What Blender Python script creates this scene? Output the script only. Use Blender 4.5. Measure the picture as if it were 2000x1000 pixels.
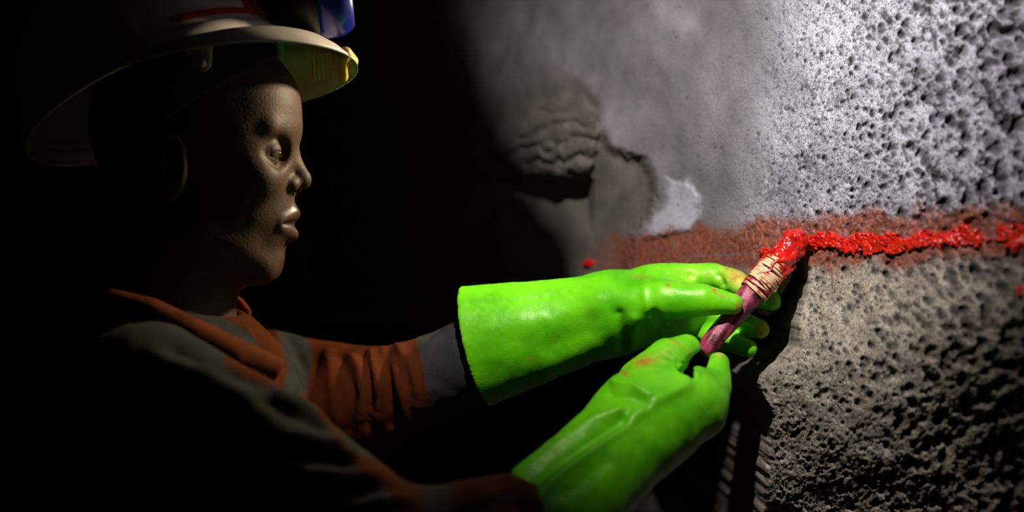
import bpy, math
import numpy as np
from mathutils import Vector, Matrix

for o in list(bpy.data.objects):
    bpy.data.objects.remove(o)
S = bpy.context.scene
COL = S.collection
rng = np.random.default_rng(7)

# ------------------------------------------------------------------ camera, world, lamps, exposure
ZC = 1.45                       # camera height above the floor
F = 50 / 36 * 2000              # focal length in pixels of the 2000 x 1000 frame
cam_d = bpy.data.cameras.new('camera')
cam = bpy.data.objects.new('camera', cam_d)
COL.objects.link(cam)
cam.location = (0, 0, ZC)
cam.rotation_euler = (math.pi / 2, 0, 0)
cam_d.lens = 50
cam_d.sensor_width = 36
cam_d.clip_start = 0.02
cam_d.dof.use_dof = True
cam_d.dof.focus_distance = 1.315
cam_d.dof.aperture_fstop = 2.2
S.camera = cam

W = bpy.data.worlds.new('mine_air')
S.world = W
W.use_nodes = True
W.node_tree.nodes['Background'].inputs[0].default_value = (0.6, 0.5, 0.35, 1)
W.node_tree.nodes['Background'].inputs[1].default_value = 0.0008


def spot(name, loc, target, power, col, size, blend, rad):
    l = bpy.data.lights.new(name, 'SPOT')
    l.energy = power
    l.color = col
    l.spot_size = math.radians(size)
    l.spot_blend = blend
    l.shadow_soft_size = rad
    o = bpy.data.objects.new(name, l)
    COL.objects.link(o)
    o.location = loc
    o.rotation_euler = (Vector(target) - Vector(loc)).to_track_quat('-Z', 'Y').to_euler()
    return o


# a workmate's cap lamp above and to the side of the camera, and an added warm fill beyond the hands for face and jacket
LAMP = np.array([0.06, 0.70, 2.15])
spot('workmate_cap_lamp_beam', LAMP, (0.19, 1.42, 1.565), 72, (1.0, 0.95, 0.96), 60, 1.0, 0.008)
spot('face_fill_beam', (0.175, 1.450, 1.742), (-0.24, 1.32, 1.48), 17, (1.0, 0.80, 0.52), 86, 0.9, 0.02)

S.view_settings.view_transform = 'Standard'
S.view_settings.look = 'None'
S.view_settings.exposure = 0.0
S.view_settings.gamma = 1.0
S.view_settings.use_curve_mapping = False


# ------------------------------------------------------------------ helpers
def P(px, py, d):
    """a point at distance d in front of the camera plane, seen at frame position px, py"""
    return np.array([(px - 1000) / F * d, d, ZC - (py - 500) / F * d])


def proj(v):
    return 1000 + F * v[..., 0] / v[..., 1], 500 - F * (v[..., 2] - ZC) / v[..., 1]


def smooth01(a, b, x):
    t = np.clip((x - a) / (b - a), 0, 1)
    return t * t * (3 - 2 * t)


_tab = np.random.default_rng(3).random((8, 256, 256)).astype(np.float32)


def vnoise(x, y, k=0):
    xi = np.floor(x); yi = np.floor(y)
    u = x - xi; v = y - yi
    u = u * u * (3 - 2 * u); v = v * v * (3 - 2 * v)
    xi = xi.astype(int) & 255; yi = yi.astype(int) & 255
    x1 = (xi + 1) & 255; y1 = (yi + 1) & 255
    t = _tab[k % 8]
    return (t[xi, yi] * (1 - u) + t[x1, yi] * u) * (1 - v) + (t[xi, y1] * (1 - u) + t[x1, y1] * u) * v


def fbm(x, y, octaves=5, k=0, gain=0.5):
    s = 0; a = 1; n = 0
    for i in range(octaves):
        s = s + a * (vnoise(x * 2 ** i + 17.3 * i, y * 2 ** i + 5.1 * i, k + i) - 0.5)
        n += a; a *= gain
    return s / n


def seg_dist2(px, py, a, b):
    dx, dy = b[0] - a[0], b[1] - a[1]
    L = dx * dx + dy * dy + 1e-9
    t = np.clip(((px - a[0]) * dx + (py - a[1]) * dy) / L, 0, 1)
    return (px - a[0] - t * dx) ** 2 + (py - a[1] - t * dy) ** 2


def poly_line_dist(px, py, pts):
    d = None
    for a, b in zip(pts[:-1], pts[1:]):
        q = seg_dist2(px, py, a, b)
        d = q if d is None else np.minimum(d, q)
    return np.sqrt(d)


def poly_signed(px, py, pts):
    """positive inside the polygon"""
    d = poly_line_dist(px, py, list(pts) + [pts[0]])
    inside = np.zeros(px.shape, bool)
    n = len(pts)
    for i in range(n):
        x1, y1 = pts[i]; x2, y2 = pts[(i + 1) % n]
        if y1 == y2:
            continue
        c = ((y1 > py) != (y2 > py)) & (px < (x2 - x1) * (py - y1) / (y2 - y1) + x1)
        inside ^= c
    return np.where(inside, d, -d)


def make_mesh(name, verts, faces, mat, parent=None, smooth=True, attrs=None):
    verts = np.asarray(verts, np.float32)
    me = bpy.data.meshes.new(name)
    if isinstance(faces, np.ndarray):
        nf, k = faces.shape
        me.vertices.add(len(verts))
        me.vertices.foreach_set('co', verts.ravel())
        me.loops.add(nf * k)
        me.loops.foreach_set('vertex_index', faces.astype(np.int32).ravel())
        me.polygons.add(nf)
        me.polygons.foreach_set('loop_start', np.arange(0, nf * k, k, dtype=np.int32))
        me.update(calc_edges=True)
    else:
        me.from_pydata([tuple(map(float, v)) for v in verts], [], faces)
        me.update()
    if smooth:
        me.polygons.foreach_set('use_smooth', np.ones(len(me.polygons), bool))
    for an, av in (attrs or {}).items():
        at = me.attributes.new(an, 'FLOAT', 'POINT')
        at.data.foreach_set('value', np.asarray(av, np.float32))
    me.materials.append(mat)
    o = bpy.data.objects.new(name, me)
    COL.objects.link(o)
    if parent is not None:
        o.parent = parent
        o.matrix_parent_inverse = Matrix.Translation(-Vector(parent.location))
    return o


def thing(name, label, cat, loc=(0, 0, 0)):
    o = bpy.data.objects.new(name, None)
    COL.objects.link(o)
    o.location = loc
    o.empty_display_size = 0.05
    o['label'] = label
    o['category'] = cat
    return o


def tag(o, label, cat, group=None, kind=None):
    o['label'] = label
    o['category'] = cat
    if group: o['group'] = group
    if kind: o['kind'] = kind
    return o


# ---- signed distance shapes
def cone(p, a, b, ra, rb, flat=None):
    """tapered capsule; flat = (axis vector, factor) squashes the section along that axis"""
    a = np.asarray(a); b = np.asarray(b)
    ab = b - a
    q = p - a
    t = np.clip((q @ ab) / (ab @ ab), 0, 1)
    r = q - t[..., None] * ab
    if flat is not None:
        ax = np.asarray(flat[0], float); ax = ax / np.linalg.norm(ax)
        c = r @ ax
        r = r + (c * (1 / flat[1] - 1))[..., None] * ax
    return np.sqrt((r * r).sum(-1)) - (ra + (rb - ra) * t)


def chain(p, pts, rs, k=0.012):
    d = None
    for i in range(len(pts) - 1):
        q = cone(p, pts[i], pts[i + 1], rs[i], rs[i + 1])
        d = q if d is None else np.minimum(d, q)
    return d


def ell(p, c, r):
    r = np.asarray(r, float)
    q = (p - np.asarray(c)) / r
    n = np.sqrt((q * q).sum(-1))
    g = np.sqrt(((q / r) ** 2).sum(-1)) + 1e-9
    return n * (n - 1) / g


def smin(a, b, k):
    h = np.clip(0.5 + 0.5 * (b - a) / k, 0, 1)
    return b + (a - b) * h - k * h * (1 - h)


def smax(a, b, k):
    return -smin(-a, -b, k)


def surface(fn, lo, hi, h):
    """surface nets on fn over a box: vertices, quads"""
    lo = np.asarray(lo, float); hi = np.asarray(hi, float)
    n = np.ceil((hi - lo) / h).astype(int) + 1
    ax = [lo[i] + h * np.arange(n[i]) for i in range(3)]
    val = np.empty(n, np.float32)
    st = max(1, int(400000 / (n[1] * n[2])))
    YY, ZZ = np.meshgrid(ax[1], ax[2], indexing='ij')
    for i in range(0, n[0], st):
        xs = ax[0][i:i + st]
        p = np.empty((len(xs), n[1], n[2], 3))
        p[..., 0] = xs[:, None, None]; p[..., 1] = YY; p[..., 2] = ZZ
        val[i:i + st] = fn(p)
    val[0] = val[-1] = 1; val[:, 0] = val[:, -1] = 1; val[:, :, 0] = val[:, :, -1] = 1
    neg = val < 0
    c = np.zeros(n - 1, np.uint8)
    for dx in (0, 1):
        for dy in (0, 1):
            for dz in (0, 1):
                c += neg[dx:n[0] - 1 + dx, dy:n[1] - 1 + dy, dz:n[2] - 1 + dz]
    act = (c > 0) & (c < 8)
    idx = -np.ones(n - 1, np.int64)
    cells = np.argwhere(act)
    idx[act] = np.arange(len(cells))
    acc = np.zeros((len(cells), 3)); cnt = np.zeros(len(cells))
    corners = [(0, 0, 0), (1, 0, 0), (0, 1, 0), (1, 1, 0), (0, 0, 1), (1, 0, 1), (0, 1, 1), (1, 1, 1)]
    for i in range(8):
        for j in range(i + 1, 8):
            a = np.array(corners[i]); b = np.array(corners[j])
            if abs(a - b).sum() != 1:
                continue
            ca = cells + a; cb = cells + b
            va = val[ca[:, 0], ca[:, 1], ca[:, 2]]; vb = val[cb[:, 0], cb[:, 1], cb[:, 2]]
            m = (va < 0) != (vb < 0)
            t = np.where(m, va / np.where(m, va - vb, 1), 0)
            acc += np.where(m[:, None], a + t[:, None] * (b - a), 0)
            cnt += m
    verts = lo + h * (cells + acc / cnt[:, None])
    quads = []
    for d in range(3):
        e1, e2 = (d + 1) % 3, (d + 2) % 3
        s0 = [slice(None)] * 3; s1 = [slice(None)] * 3
        s0[d] = slice(0, -1); s1[d] = slice(1, None)
        A = neg[tuple(s0)]; B = neg[tuple(s1)]
        ch = A != B
        q = np.argwhere(ch)
        q = q[(q[:, e1] > 0) & (q[:, e2] > 0) & (q[:, e1] < n[e1] - 1) & (q[:, e2] < n[e2] - 1)]
        fl = A[q[:, 0], q[:, 1], q[:, 2]]
        u = np.zeros(3, int); u[e1] = 1
        v = np.zeros(3, int); v[e2] = 1
        g = lambda w: idx[w[:, 0], w[:, 1], w[:, 2]]
        Q = np.stack([g(q - u - v), g(q - v), g(q), g(q - u)], 1)
        Q[~fl] = Q[~fl][:, ::-1]
        quads.append(Q)
    return verts, np.concatenate(quads)


def normals(v, f):
    n = np.zeros_like(v)
    fn_ = np.cross(v[f[:, 2]] - v[f[:, 0]], v[f[:, 3]] - v[f[:, 1]])
    for i in range(4):
        np.add.at(n, f[:, i], fn_)
    return n / (np.linalg.norm(n, axis=1, keepdims=True) + 1e-12)


def relax(v, f, it=2, w=0.5):
    for _ in range(it):
        s = np.zeros_like(v); c = np.zeros(len(v))
        for i in range(4):
            a = f[:, i]; b = f[:, (i + 1) % 4]
            np.add.at(s, a, v[b]); np.add.at(s, b, v[a])
            np.add.at(c, a, 1); np.add.at(c, b, 1)
        v = v + w * (s / c[:, None] - v)
    return v


def ridges(v, f, rows, view=(0, 0, ZC)):
    """raise (or press in) creases along lines of the surface that faces the given side: (points, width, height)"""
    n = normals(v, f)
    px, py = proj(v)
    to = np.asarray(view) - v
    to /= np.linalg.norm(to, axis=1, keepdims=True)
    face = smooth01(-0.05, 0.3, (n * to).sum(1))
    disp = np.zeros(len(v))
    for pts, w, a in rows:
        d = poly_line_dist(px, py, pts)
        disp += a * np.exp(-(d / w) ** 2)
    return v + n * (disp * face)[:, None]


# ---- materials
def mat_new(name):
    m = bpy.data.materials.new(name)
    m.use_nodes = True
    nt = m.node_tree
    return m, nt, nt.nodes['Principled BSDF']


def node(nt, typ, **kw):
    n = nt.nodes.new(typ)
    for k, v in kw.items():
        if k.startswith('i_'):
            n.inputs[k[2:].replace('_', ' ')].default_value = v
        else:
            setattr(n, k, v)
    return n


def noise_col(name, c1, c2, scale, rough=0.6, bump=0.0, bscale=None, detail=6, spec=0.5, lo=0.35, hi=0.65, metal=0.0, bdist=0.002, coat=0.0):
    m, nt, b = mat_new(name)
    tc = node(nt, 'ShaderNodeTexCoord')
    nz = node(nt, 'ShaderNodeTexNoise', i_Scale=scale, i_Detail=detail)
    nt.links.new(tc.outputs['Object'], nz.inputs['Vector'])
    r = node(nt, 'ShaderNodeValToRGB')
    r.color_ramp.elements[0].position = lo; r.color_ramp.elements[1].position = hi
    r.color_ramp.elements[0].color = (*c1, 1); r.color_ramp.elements[1].color = (*c2, 1)
    nt.links.new(nz.outputs['Fac'], r.inputs['Fac'])
    nt.links.new(r.outputs['Color'], b.inputs['Base Color'])
    b.inputs['Roughness'].default_value = rough
    b.inputs['Specular IOR Level'].default_value = spec
    b.inputs['Metallic'].default_value = metal
    b.inputs['Coat Weight'].default_value = coat
    if bump:
        n2 = node(nt, 'ShaderNodeTexNoise', i_Scale=bscale or scale * 4, i_Detail=4)
        nt.links.new(tc.outputs['Object'], n2.inputs['Vector'])
        bp = node(nt, 'ShaderNodeBump', i_Strength=bump, i_Distance=bdist)
        nt.links.new(n2.outputs['Fac'], bp.inputs['Height'])
        nt.links.new(bp.outputs['Normal'], b.inputs['Normal'])
    return m


def mix(nt, fac, a, b):
    mx = node(nt, 'ShaderNodeMix', data_type='RGBA')
    for s, v in ((0, fac), (6, a), (7, b)):
        if isinstance(v, tuple):
            mx.inputs[s].default_value = (*v, 1)
        elif isinstance(v, (int, float)):
            mx.inputs[s].default_value = v
        else:
            nt.links.new(v, mx.inputs[s])
    return mx.outputs[2]


def attr(nt, name):
    return node(nt, 'ShaderNodeAttribute', attribute_name=name).outputs['Fac']


def ramp(nt, src, a, b):
    r = node(nt, 'ShaderNodeMapRange')
    r.inputs[1].default_value = a; r.inputs[2].default_value = b
    nt.links.new(src, r.inputs[0])
    return r.outputs[0]


def math_n(nt, op, a, b):
    m = node(nt, 'ShaderNodeMath', operation=op)
    for i, v in enumerate((a, b)):
        if isinstance(v, (int, float)):
            m.inputs[i].default_value = v
        else:
            nt.links.new(v, m.inputs[i])
    return m.outputs[0]


def rock_mat():
    m, nt, b = mat_new('sprayed_rock')
    tc = node(nt, 'ShaderNodeTexCoord').outputs['Object']

    def nz(scale, detail=5, rough=0.6):
        n = node(nt, 'ShaderNodeTexNoise', i_Scale=scale, i_Detail=detail, i_Roughness=rough)
        nt.links.new(tc, n.inputs['Vector'])
        return n.outputs['Fac']
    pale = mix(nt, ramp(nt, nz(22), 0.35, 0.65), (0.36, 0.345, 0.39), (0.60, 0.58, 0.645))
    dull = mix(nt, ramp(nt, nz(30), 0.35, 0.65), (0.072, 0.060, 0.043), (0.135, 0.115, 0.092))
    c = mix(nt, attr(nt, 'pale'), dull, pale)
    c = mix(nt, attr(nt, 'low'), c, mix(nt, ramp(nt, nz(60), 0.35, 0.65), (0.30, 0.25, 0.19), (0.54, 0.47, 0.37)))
    # fine mineral grain and dirt caught in pits
    c = mix(nt, math_n(nt, 'MULTIPLY', math_n(nt, 'MULTIPLY', ramp(nt, nz(520, 3), 0.50, 0.64), 0.75), attr(nt, 'rough')), c, (0.075, 0.065, 0.06))
    c = mix(nt, math_n(nt, 'MULTIPLY', ramp(nt, nz(300, 2), 0.58, 0.66), math_n(nt, 'MULTIPLY', attr(nt, 'rough'), 0.85)), c, (0.045, 0.04, 0.036))
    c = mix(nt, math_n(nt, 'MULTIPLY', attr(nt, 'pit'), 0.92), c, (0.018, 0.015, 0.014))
    band = math_n(nt, 'MULTIPLY', attr(nt, 'band'), ramp(nt, nz(260, 4), 0.15, 0.50))
    c = mix(nt, band, c, mix(nt, ramp(nt, nz(200), 0.4, 0.65), (0.19, 0.045, 0.020), (0.34, 0.10, 0.05)))
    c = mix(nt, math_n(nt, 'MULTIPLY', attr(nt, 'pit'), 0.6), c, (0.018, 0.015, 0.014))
    c = mix(nt, attr(nt, 'crack_shade'), c, mix(nt, ramp(nt, nz(45), 0.35, 0.7), (0.009, 0.008, 0.007), (0.034, 0.030, 0.025)))  # shade of the crack put into the colour, near black inside the opening
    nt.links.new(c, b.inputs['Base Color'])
    b.inputs['Roughness'].default_value = 0.85
    b.inputs['Specular IOR Level'].default_value = 0.25
    bp = node(nt, 'ShaderNodeBump', i_Strength=0.8, i_Distance=0.0022)
    nt.links.new(nz(480, 4, 0.75), bp.inputs['Height'])
    nt.links.new(bp.outputs['Normal'], b.inputs['Normal'])
    return m


def glove_mat():
    m, nt, b = mat_new('green_rubber')
    tc = node(nt, 'ShaderNodeTexCoord').outputs['Object']

    def nz(scale, detail=5):
        n = node(nt, 'ShaderNodeTexNoise', i_Scale=scale, i_Detail=detail)
        nt.links.new(tc, n.inputs['Vector'])
        return n.outputs['Fac']
    c = mix(nt, ramp(nt, nz(25), 0.3, 0.7), (0.060, 0.37, 0.003), (0.155, 0.59, 0.006))
    st = math_n(nt, 'MULTIPLY', attr(nt, 'stain'), ramp(nt, nz(170), 0.26, 0.5))
    c = mix(nt, st, c, mix(nt, ramp(nt, nz(260), 0.4, 0.6), (0.35, 0.035, 0.012), (0.42, 0.13, 0.02)))
    c = mix(nt, math_n(nt, 'MULTIPLY', attr(nt, 'wear'), ramp(nt, nz(110), 0.3, 0.6)), c, (0.62, 0.52, 0.10))
    nt.links.new(c, b.inputs['Base Color'])
    b.inputs['Roughness'].default_value = 0.38
    b.inputs['Specular IOR Level'].default_value = 0.45
    b.inputs['Specular Tint'].default_value = (0.95, 1.0, 0.55, 1)
    bp = node(nt, 'ShaderNodeBump', i_Strength=0.25, i_Distance=0.0008)
    nt.links.new(nz(700, 3), bp.inputs['Height'])
    nt.links.new(bp.outputs['Normal'], b.inputs['Normal'])
    return m


M_rock = rock_mat()
M_glove = glove_mat()
M_dark_rock = noise_col('dark_rock', (0.03, 0.027, 0.023), (0.09, 0.08, 0.068), 9, 0.9, 0.6, 30, bdist=0.02)
M_paint = noise_col('wet_red_paint', (0.42, 0.005, 0.003), (0.64, 0.014, 0.006), 120, 0.16, 0.35, 500, spec=0.7, bdist=0.001, coat=0.6)
M_orange = noise_col('orange_twill', (0.08, 0.018, 0.004), (0.13, 0.030, 0.006), 40, 0.95, 0.5, 900, spec=0.1, bdist=0.001)
M_grey = noise_col('grey_twill', (0.10, 0.105, 0.10), (0.17, 0.17, 0.16), 30, 0.95, 0.5, 900, spec=0.1, bdist=0.001)
M_skin = noise_col('dark_brown_skin', (0.055, 0.028, 0.015), (0.080, 0.041, 0.022), 60, 0.58, 0.35, 350, spec=0.3, bdist=0.001)
M_hair = noise_col('black_hair', (0.006, 0.005, 0.004), (0.016, 0.012, 0.01), 300, 0.8, 0.8, 600)
M_white = noise_col('scuffed_white_plastic', (0.46, 0.42, 0.39), (0.60, 0.56, 0.52), 30, 0.45, 0.05)
M_redtape = noise_col('red_tape', (0.42, 0.02, 0.008), (0.55, 0.035, 0.012), 60, 0.5)
M_orangetape = noise_col('faded_orange_tape', (0.62, 0.16, 0.03), (0.7, 0.24, 0.06), 60, 0.5)
M_blue = noise_col('blue_plastic', (0.003, 0.010, 0.17), (0.005, 0.015, 0.24), 30, 0.3)
M_black = noise_col('black_rubber', (0.008, 0.008, 0.009), (0.014, 0.014, 0.015), 40, 0.5)
M_clip = noise_col('yellow_plastic', (0.55, 0.38, 0.08), (0.66, 0.48, 0.13), 80, 0.4)
M_lens = noise_col('lamp_lens', (0.02, 0.02, 0.025), (0.03, 0.03, 0.035), 20, 0.08)
M_eye = noise_col('eye_white', (0.05, 0.035, 0.025), (0.07, 0.05, 0.035), 50, 0.25)
M_iris = noise_col('dark_iris', (0.012, 0.006, 0.003), (0.02, 0.01, 0.005), 400, 0.1)
M_lip = noise_col('lip_skin', (0.060, 0.027, 0.018), (0.085, 0.040, 0.026), 200, 0.35, 0.2, 500, bdist=0.0006)
M_string = noise_col('red_stained_tan_string', (0.42, 0.018, 0.012), (0.74, 0.50, 0.27), 85, 0.55, 0.6, 1500, bdist=0.0008, lo=0.44, hi=0.52, detail=3)
M_boot = noise_col('boot_rubber', (0.012, 0.012, 0.012), (0.02, 0.02, 0.02), 30, 0.5)
M_trouser = noise_col('navy_twill', (0.03, 0.035, 0.045), (0.05, 0.055, 0.065), 40, 0.95)
M_chip = noise_col('pale_stone', (0.42, 0.40, 0.41), (0.60, 0.58, 0.60), 150, 0.8, 0.4, 600)

# ------------------------------------------------------------------ rock walls
def near_base(x, z):
    """the rock face: it runs from near the camera on one side away into the drift"""
    zz = z - ZC
    s = x - 0.27
    y = 1.335 - 1.5 * s
    far = np.maximum(0, -0.02 - x)
    y = y + 0.35 * far * np.tanh(far * 4)
    sp = lambda t, k: np.log1p(np.exp(np.clip(t / k, -30, 30))) * k
    # the boulder below the painted line curves under
    right = smooth01(0.10, 0.24, x)
    y = y + right * (0.16 * sp(-(zz + 0.12 - 0.62 * (x - 0.27)), 0.03) + 0.10 * sp(-(zz - 0.01), 0.02))
    q = zz + 0.108 - 0.45 * (x - 0.27)
    y = y - right * 0.085 * np.exp(-((q / np.where(q > 0, 0.056, 0.125)) ** 2))
    # the face leans back above
    y = y + 0.22 * sp(zz - 0.06, 0.04)
    return y


HOLLOW = [(1085, 120), (1125, 150), (1152, 172), (1172, 205), (1176, 250), (1192, 284), (1222, 298), (1258, 306), (1272, 322),
          (1284, 352), (1286, 385), (1268, 420), (1244, 462), (1236, 500), (1230, 560), (600, 620), (600, 60), (980, 60)]
SCALES = [(1000, 260), (1040, 205), (1090, 180), (1140, 185), (1172, 215), (1176, 262), (1164, 318), (1158, 346), (1120, 352), (1085, 360),
          (1050, 356), (1000, 340), (960, 300)]
CRACK = [(1561, 494), (1572, 512), (1584, 540), (1576, 566), (1562, 598), (1558, 630), (1567, 682), (1540, 706), (1502, 732), (1485, 752),
         (1496, 778), (1513, 802), (1516, 856), (1503, 914), (1490, 1000), (1470, 1300), (500, 1300), (500, 640), (1120, 640),
         (1230, 560), (1300, 585), (1420, 600), (1490, 608), (1517, 596), (1532, 570), (1546, 545), (1556, 512)]

x_ax = np.concatenate([np.arange(-1.0, -0.06, 0.008), np.arange(-0.06, 0.60, 0.00080), np.arange(0.60, 0.74, 0.006)])
z_ax = np.concatenate([np.arange(0.0, 1.14, 0.02), np.arange(1.14, 1.75, 0.00105), np.arange(1.75, 2.6, 0.015)])
GX, GZ = np.meshgrid(x_ax, z_ax, indexing='ij')


def rock_fields(GX, GZ, pits=None):
    Y0 = near_base(GX, GZ)
    px = 1000 + F * GX / Y0
    py = 500 - F * (GZ - ZC) / Y0
    L = 1.8 * GX                       # length along the face
    wob = 5 * fbm(L * 160, GZ * 160, 3, 2) * 2
    sd_h = poly_signed(px, py, HOLLOW) + wob
    sd_s = poly_signed(px, py, SCALES) + wob
    sd_c = poly_signed(px, py, CRACK) + wob
    Y = Y0.copy()
    right = smooth01(1400, 1560, px + 0.12 * (py - 300))
    # large swells
    Y += 0.05 * fbm(L * 5 + 3, GZ * 5 + 1, 4, 1)
    Y += 0.012 * right * fbm(L * 22, GZ * 22, 4, 3)
    # ridge where the rough sprayed face begins
    Y -= 0.010 * smooth01(1430, 1500, px + 0.1 * (py - 300)) * smooth01(760, 480, py)
    # diagonal folds in the smooth skin to the far side
    Y += 0.006 * np.sin((px * 0.82 + py * -0.45) / 34 + 3 * fbm(L * 9, GZ * 9, 3, 5)) * (1 - right) * smooth01(520, 330, py) * smooth01(900, 1050, px)
    # hollow, its knobbly bottom and the black gash under it
    hd = 0.004 + 0.014 * smooth01(130, 320, py)
    Y += hd * smooth01(-8, 18, sd_h) * smooth01(110, 230, py)
    sc = smooth01(-4, 14, sd_s)
    lump = np.abs(np.sin(py / 11 + 4 * fbm(L * 40, GZ * 40, 3, 6) + px / 60))
    Y -= sc * (0.016 + 0.012 * lump) * smooth01(150, 330, py)
    below = smooth01(0, 8, py - 346 + wob) * smooth01(1165, 1150, px) * smooth01(470, 360, py) * smooth01(900, 1000, px)
    Y += 0.022 * below
    # the opening under the face
    Y += 0.34 * smooth01(-2, 10, sd_c)
    Y += smooth01(0, 10, sd_c) * 0.10 * fbm(L * 14, GZ * 14, 5, 4)
    # grain
    amp = 0.0020 * (0.2 + 0.9 * right)
    Y += amp * fbm(L * 260, GZ * 260, 3, 0, 0.8) * 2 + 0.003 * right * fbm(L * 70, GZ * 70, 3, 6)
    return Y, px, py, sd_h, sd_s, sd_c, right


def wall_y(GX, GZ):
    return rock_fields(GX, GZ)[0]


YW, px, py, sd_h, sd_s, sd_c, right = rock_fields(GX, GZ)
# pits: round holes of many sizes, larger and denser on the rough side
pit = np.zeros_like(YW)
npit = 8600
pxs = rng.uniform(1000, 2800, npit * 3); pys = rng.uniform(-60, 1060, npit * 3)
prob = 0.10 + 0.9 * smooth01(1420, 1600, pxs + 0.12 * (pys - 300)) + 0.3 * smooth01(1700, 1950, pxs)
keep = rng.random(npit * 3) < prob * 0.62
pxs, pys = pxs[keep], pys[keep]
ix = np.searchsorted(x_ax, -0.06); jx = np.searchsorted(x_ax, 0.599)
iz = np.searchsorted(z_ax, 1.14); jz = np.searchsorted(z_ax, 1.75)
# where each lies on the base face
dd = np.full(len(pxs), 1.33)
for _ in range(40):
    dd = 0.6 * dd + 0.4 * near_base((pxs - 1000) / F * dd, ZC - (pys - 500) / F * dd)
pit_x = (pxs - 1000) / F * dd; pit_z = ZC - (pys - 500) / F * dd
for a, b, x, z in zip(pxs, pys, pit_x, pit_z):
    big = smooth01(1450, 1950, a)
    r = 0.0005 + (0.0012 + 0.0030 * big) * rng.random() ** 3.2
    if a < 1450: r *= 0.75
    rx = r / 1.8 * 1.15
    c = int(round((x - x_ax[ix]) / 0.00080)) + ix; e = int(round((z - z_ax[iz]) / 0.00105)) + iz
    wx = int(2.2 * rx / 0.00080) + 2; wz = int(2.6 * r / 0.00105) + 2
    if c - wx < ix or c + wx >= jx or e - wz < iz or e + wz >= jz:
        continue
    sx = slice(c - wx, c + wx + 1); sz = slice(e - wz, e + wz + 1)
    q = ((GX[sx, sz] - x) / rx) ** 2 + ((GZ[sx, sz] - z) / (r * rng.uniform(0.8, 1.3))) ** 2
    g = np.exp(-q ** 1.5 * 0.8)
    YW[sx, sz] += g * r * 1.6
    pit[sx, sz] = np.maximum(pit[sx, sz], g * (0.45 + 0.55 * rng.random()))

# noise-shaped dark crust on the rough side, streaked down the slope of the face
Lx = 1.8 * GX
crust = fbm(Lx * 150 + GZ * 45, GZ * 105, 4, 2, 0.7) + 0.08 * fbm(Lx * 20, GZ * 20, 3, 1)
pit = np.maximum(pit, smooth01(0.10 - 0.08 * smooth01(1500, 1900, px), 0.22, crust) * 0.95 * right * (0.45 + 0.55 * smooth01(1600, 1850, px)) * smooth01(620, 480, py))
YW += 0.0015 * smooth01(0.06, 0.2, crust) * right

LINE = [(1574, 480), (1590, 474), (1620, 466), (1650, 480), (1680, 476), (1705, 476), (1730, 472), (1752, 478), (1775, 474), (1800, 466), (1830, 470), (1860, 462), (1885, 462), (1914, 466)]
lz = np.interp(px, [1100, 1250, 1400, 1560, 1700, 1850, 2000, 2100], [512, 492, 484, 474, 470, 464, 458, 456])
hw = np.interp(px, [1100, 1250, 1560, 1750, 2000], [36, 44, 56, 60, 60])
bn = fbm(Lx * 40, GZ * 40, 4, 6)
band = smooth01(1.15, 0.6, np.abs(py - lz) / hw + bn * 0.9) * smooth01(1120, 1260, px)
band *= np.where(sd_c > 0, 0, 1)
band *= 1 - 0.6 * np.exp(-(poly_line_dist(px, py, [(1335, 503), (1390, 498), (1440, 497), (1480, 494)]) / 2.2) ** 2) * smooth01(0.3, 0.6, vnoise(Lx * 300, GZ * 90, 4))
PATCH = [(1302, 345), (1340, 352), (1372, 378), (1366, 415), (1350, 452), (1300, 462), (1252, 470), (1262, 440), (1292, 402), (1298, 370)]
patch = smooth01(-6, 10, poly_signed(px, py, PATCH) + 22 * fbm(Lx * 60, GZ * 60, 3, 1))
YW -= 0.006 * patch
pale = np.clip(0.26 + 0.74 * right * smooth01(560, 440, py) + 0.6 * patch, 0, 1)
pale *= 1 - smooth01(-5, 5, sd_h) * 0.8 * smooth01(60, 220, py)  # shade inside the hollow put into the colour
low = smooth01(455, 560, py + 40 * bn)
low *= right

nx, nz_ = GX.shape
ii = np.arange(nx * nz_).reshape(nx, nz_)
quads = np.stack([ii[:-1, :-1], ii[1:, :-1], ii[1:, 1:], ii[:-1, 1:]], -1).reshape(-1, 4)
vv = np.stack([GX, YW, GZ], -1).reshape(-1, 3)
wall = make_mesh('wall_right', vv, quads, M_rock, attrs={'crack_shade': smooth01(-1, 8, sd_c).ravel(), 'rough': (0.25 + 0.75 * right).ravel(), 'pit': pit.ravel(), 'band': band.ravel(), 'pale': pale.ravel(), 'low': low.ravel()})
tag(wall, 'pale pitted rock face with a rust-red stained band and a deep crack', 'rock wall', kind='structure')


def rough_sheet(name, origin, u, v, nu, nv, amp, label, cat, seed):
    a = np.linspace(0, 1, nu); b = np.linspace(0, 1, nv)
    A, B = np.meshgrid(a, b, indexing='ij')
    u = np.array(u); v = np.array(v)
    n = np.cross(u, v); n = n / np.linalg.norm(n)
    lu, lv = np.linalg.norm(u), np.linalg.norm(v)
    h = amp * fbm(A * lu * 2.2 + seed, B * lv * 2.2 + seed * 2, 5, seed)
    p = np.array(origin) + A[..., None] * u + B[..., None] * v + h[..., None] * n
    k = np.arange(nu * nv).reshape(nu, nv)
    q = np.stack([k[:-1, :-1], k[1:, :-1], k[1:, 1:], k[:-1, 1:]], -1).reshape(-1, 4)
    o = make_mesh(name, p.reshape(-1, 3), q, M_dark_rock)
    return tag(o, label, cat, kind='structure')


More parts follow.
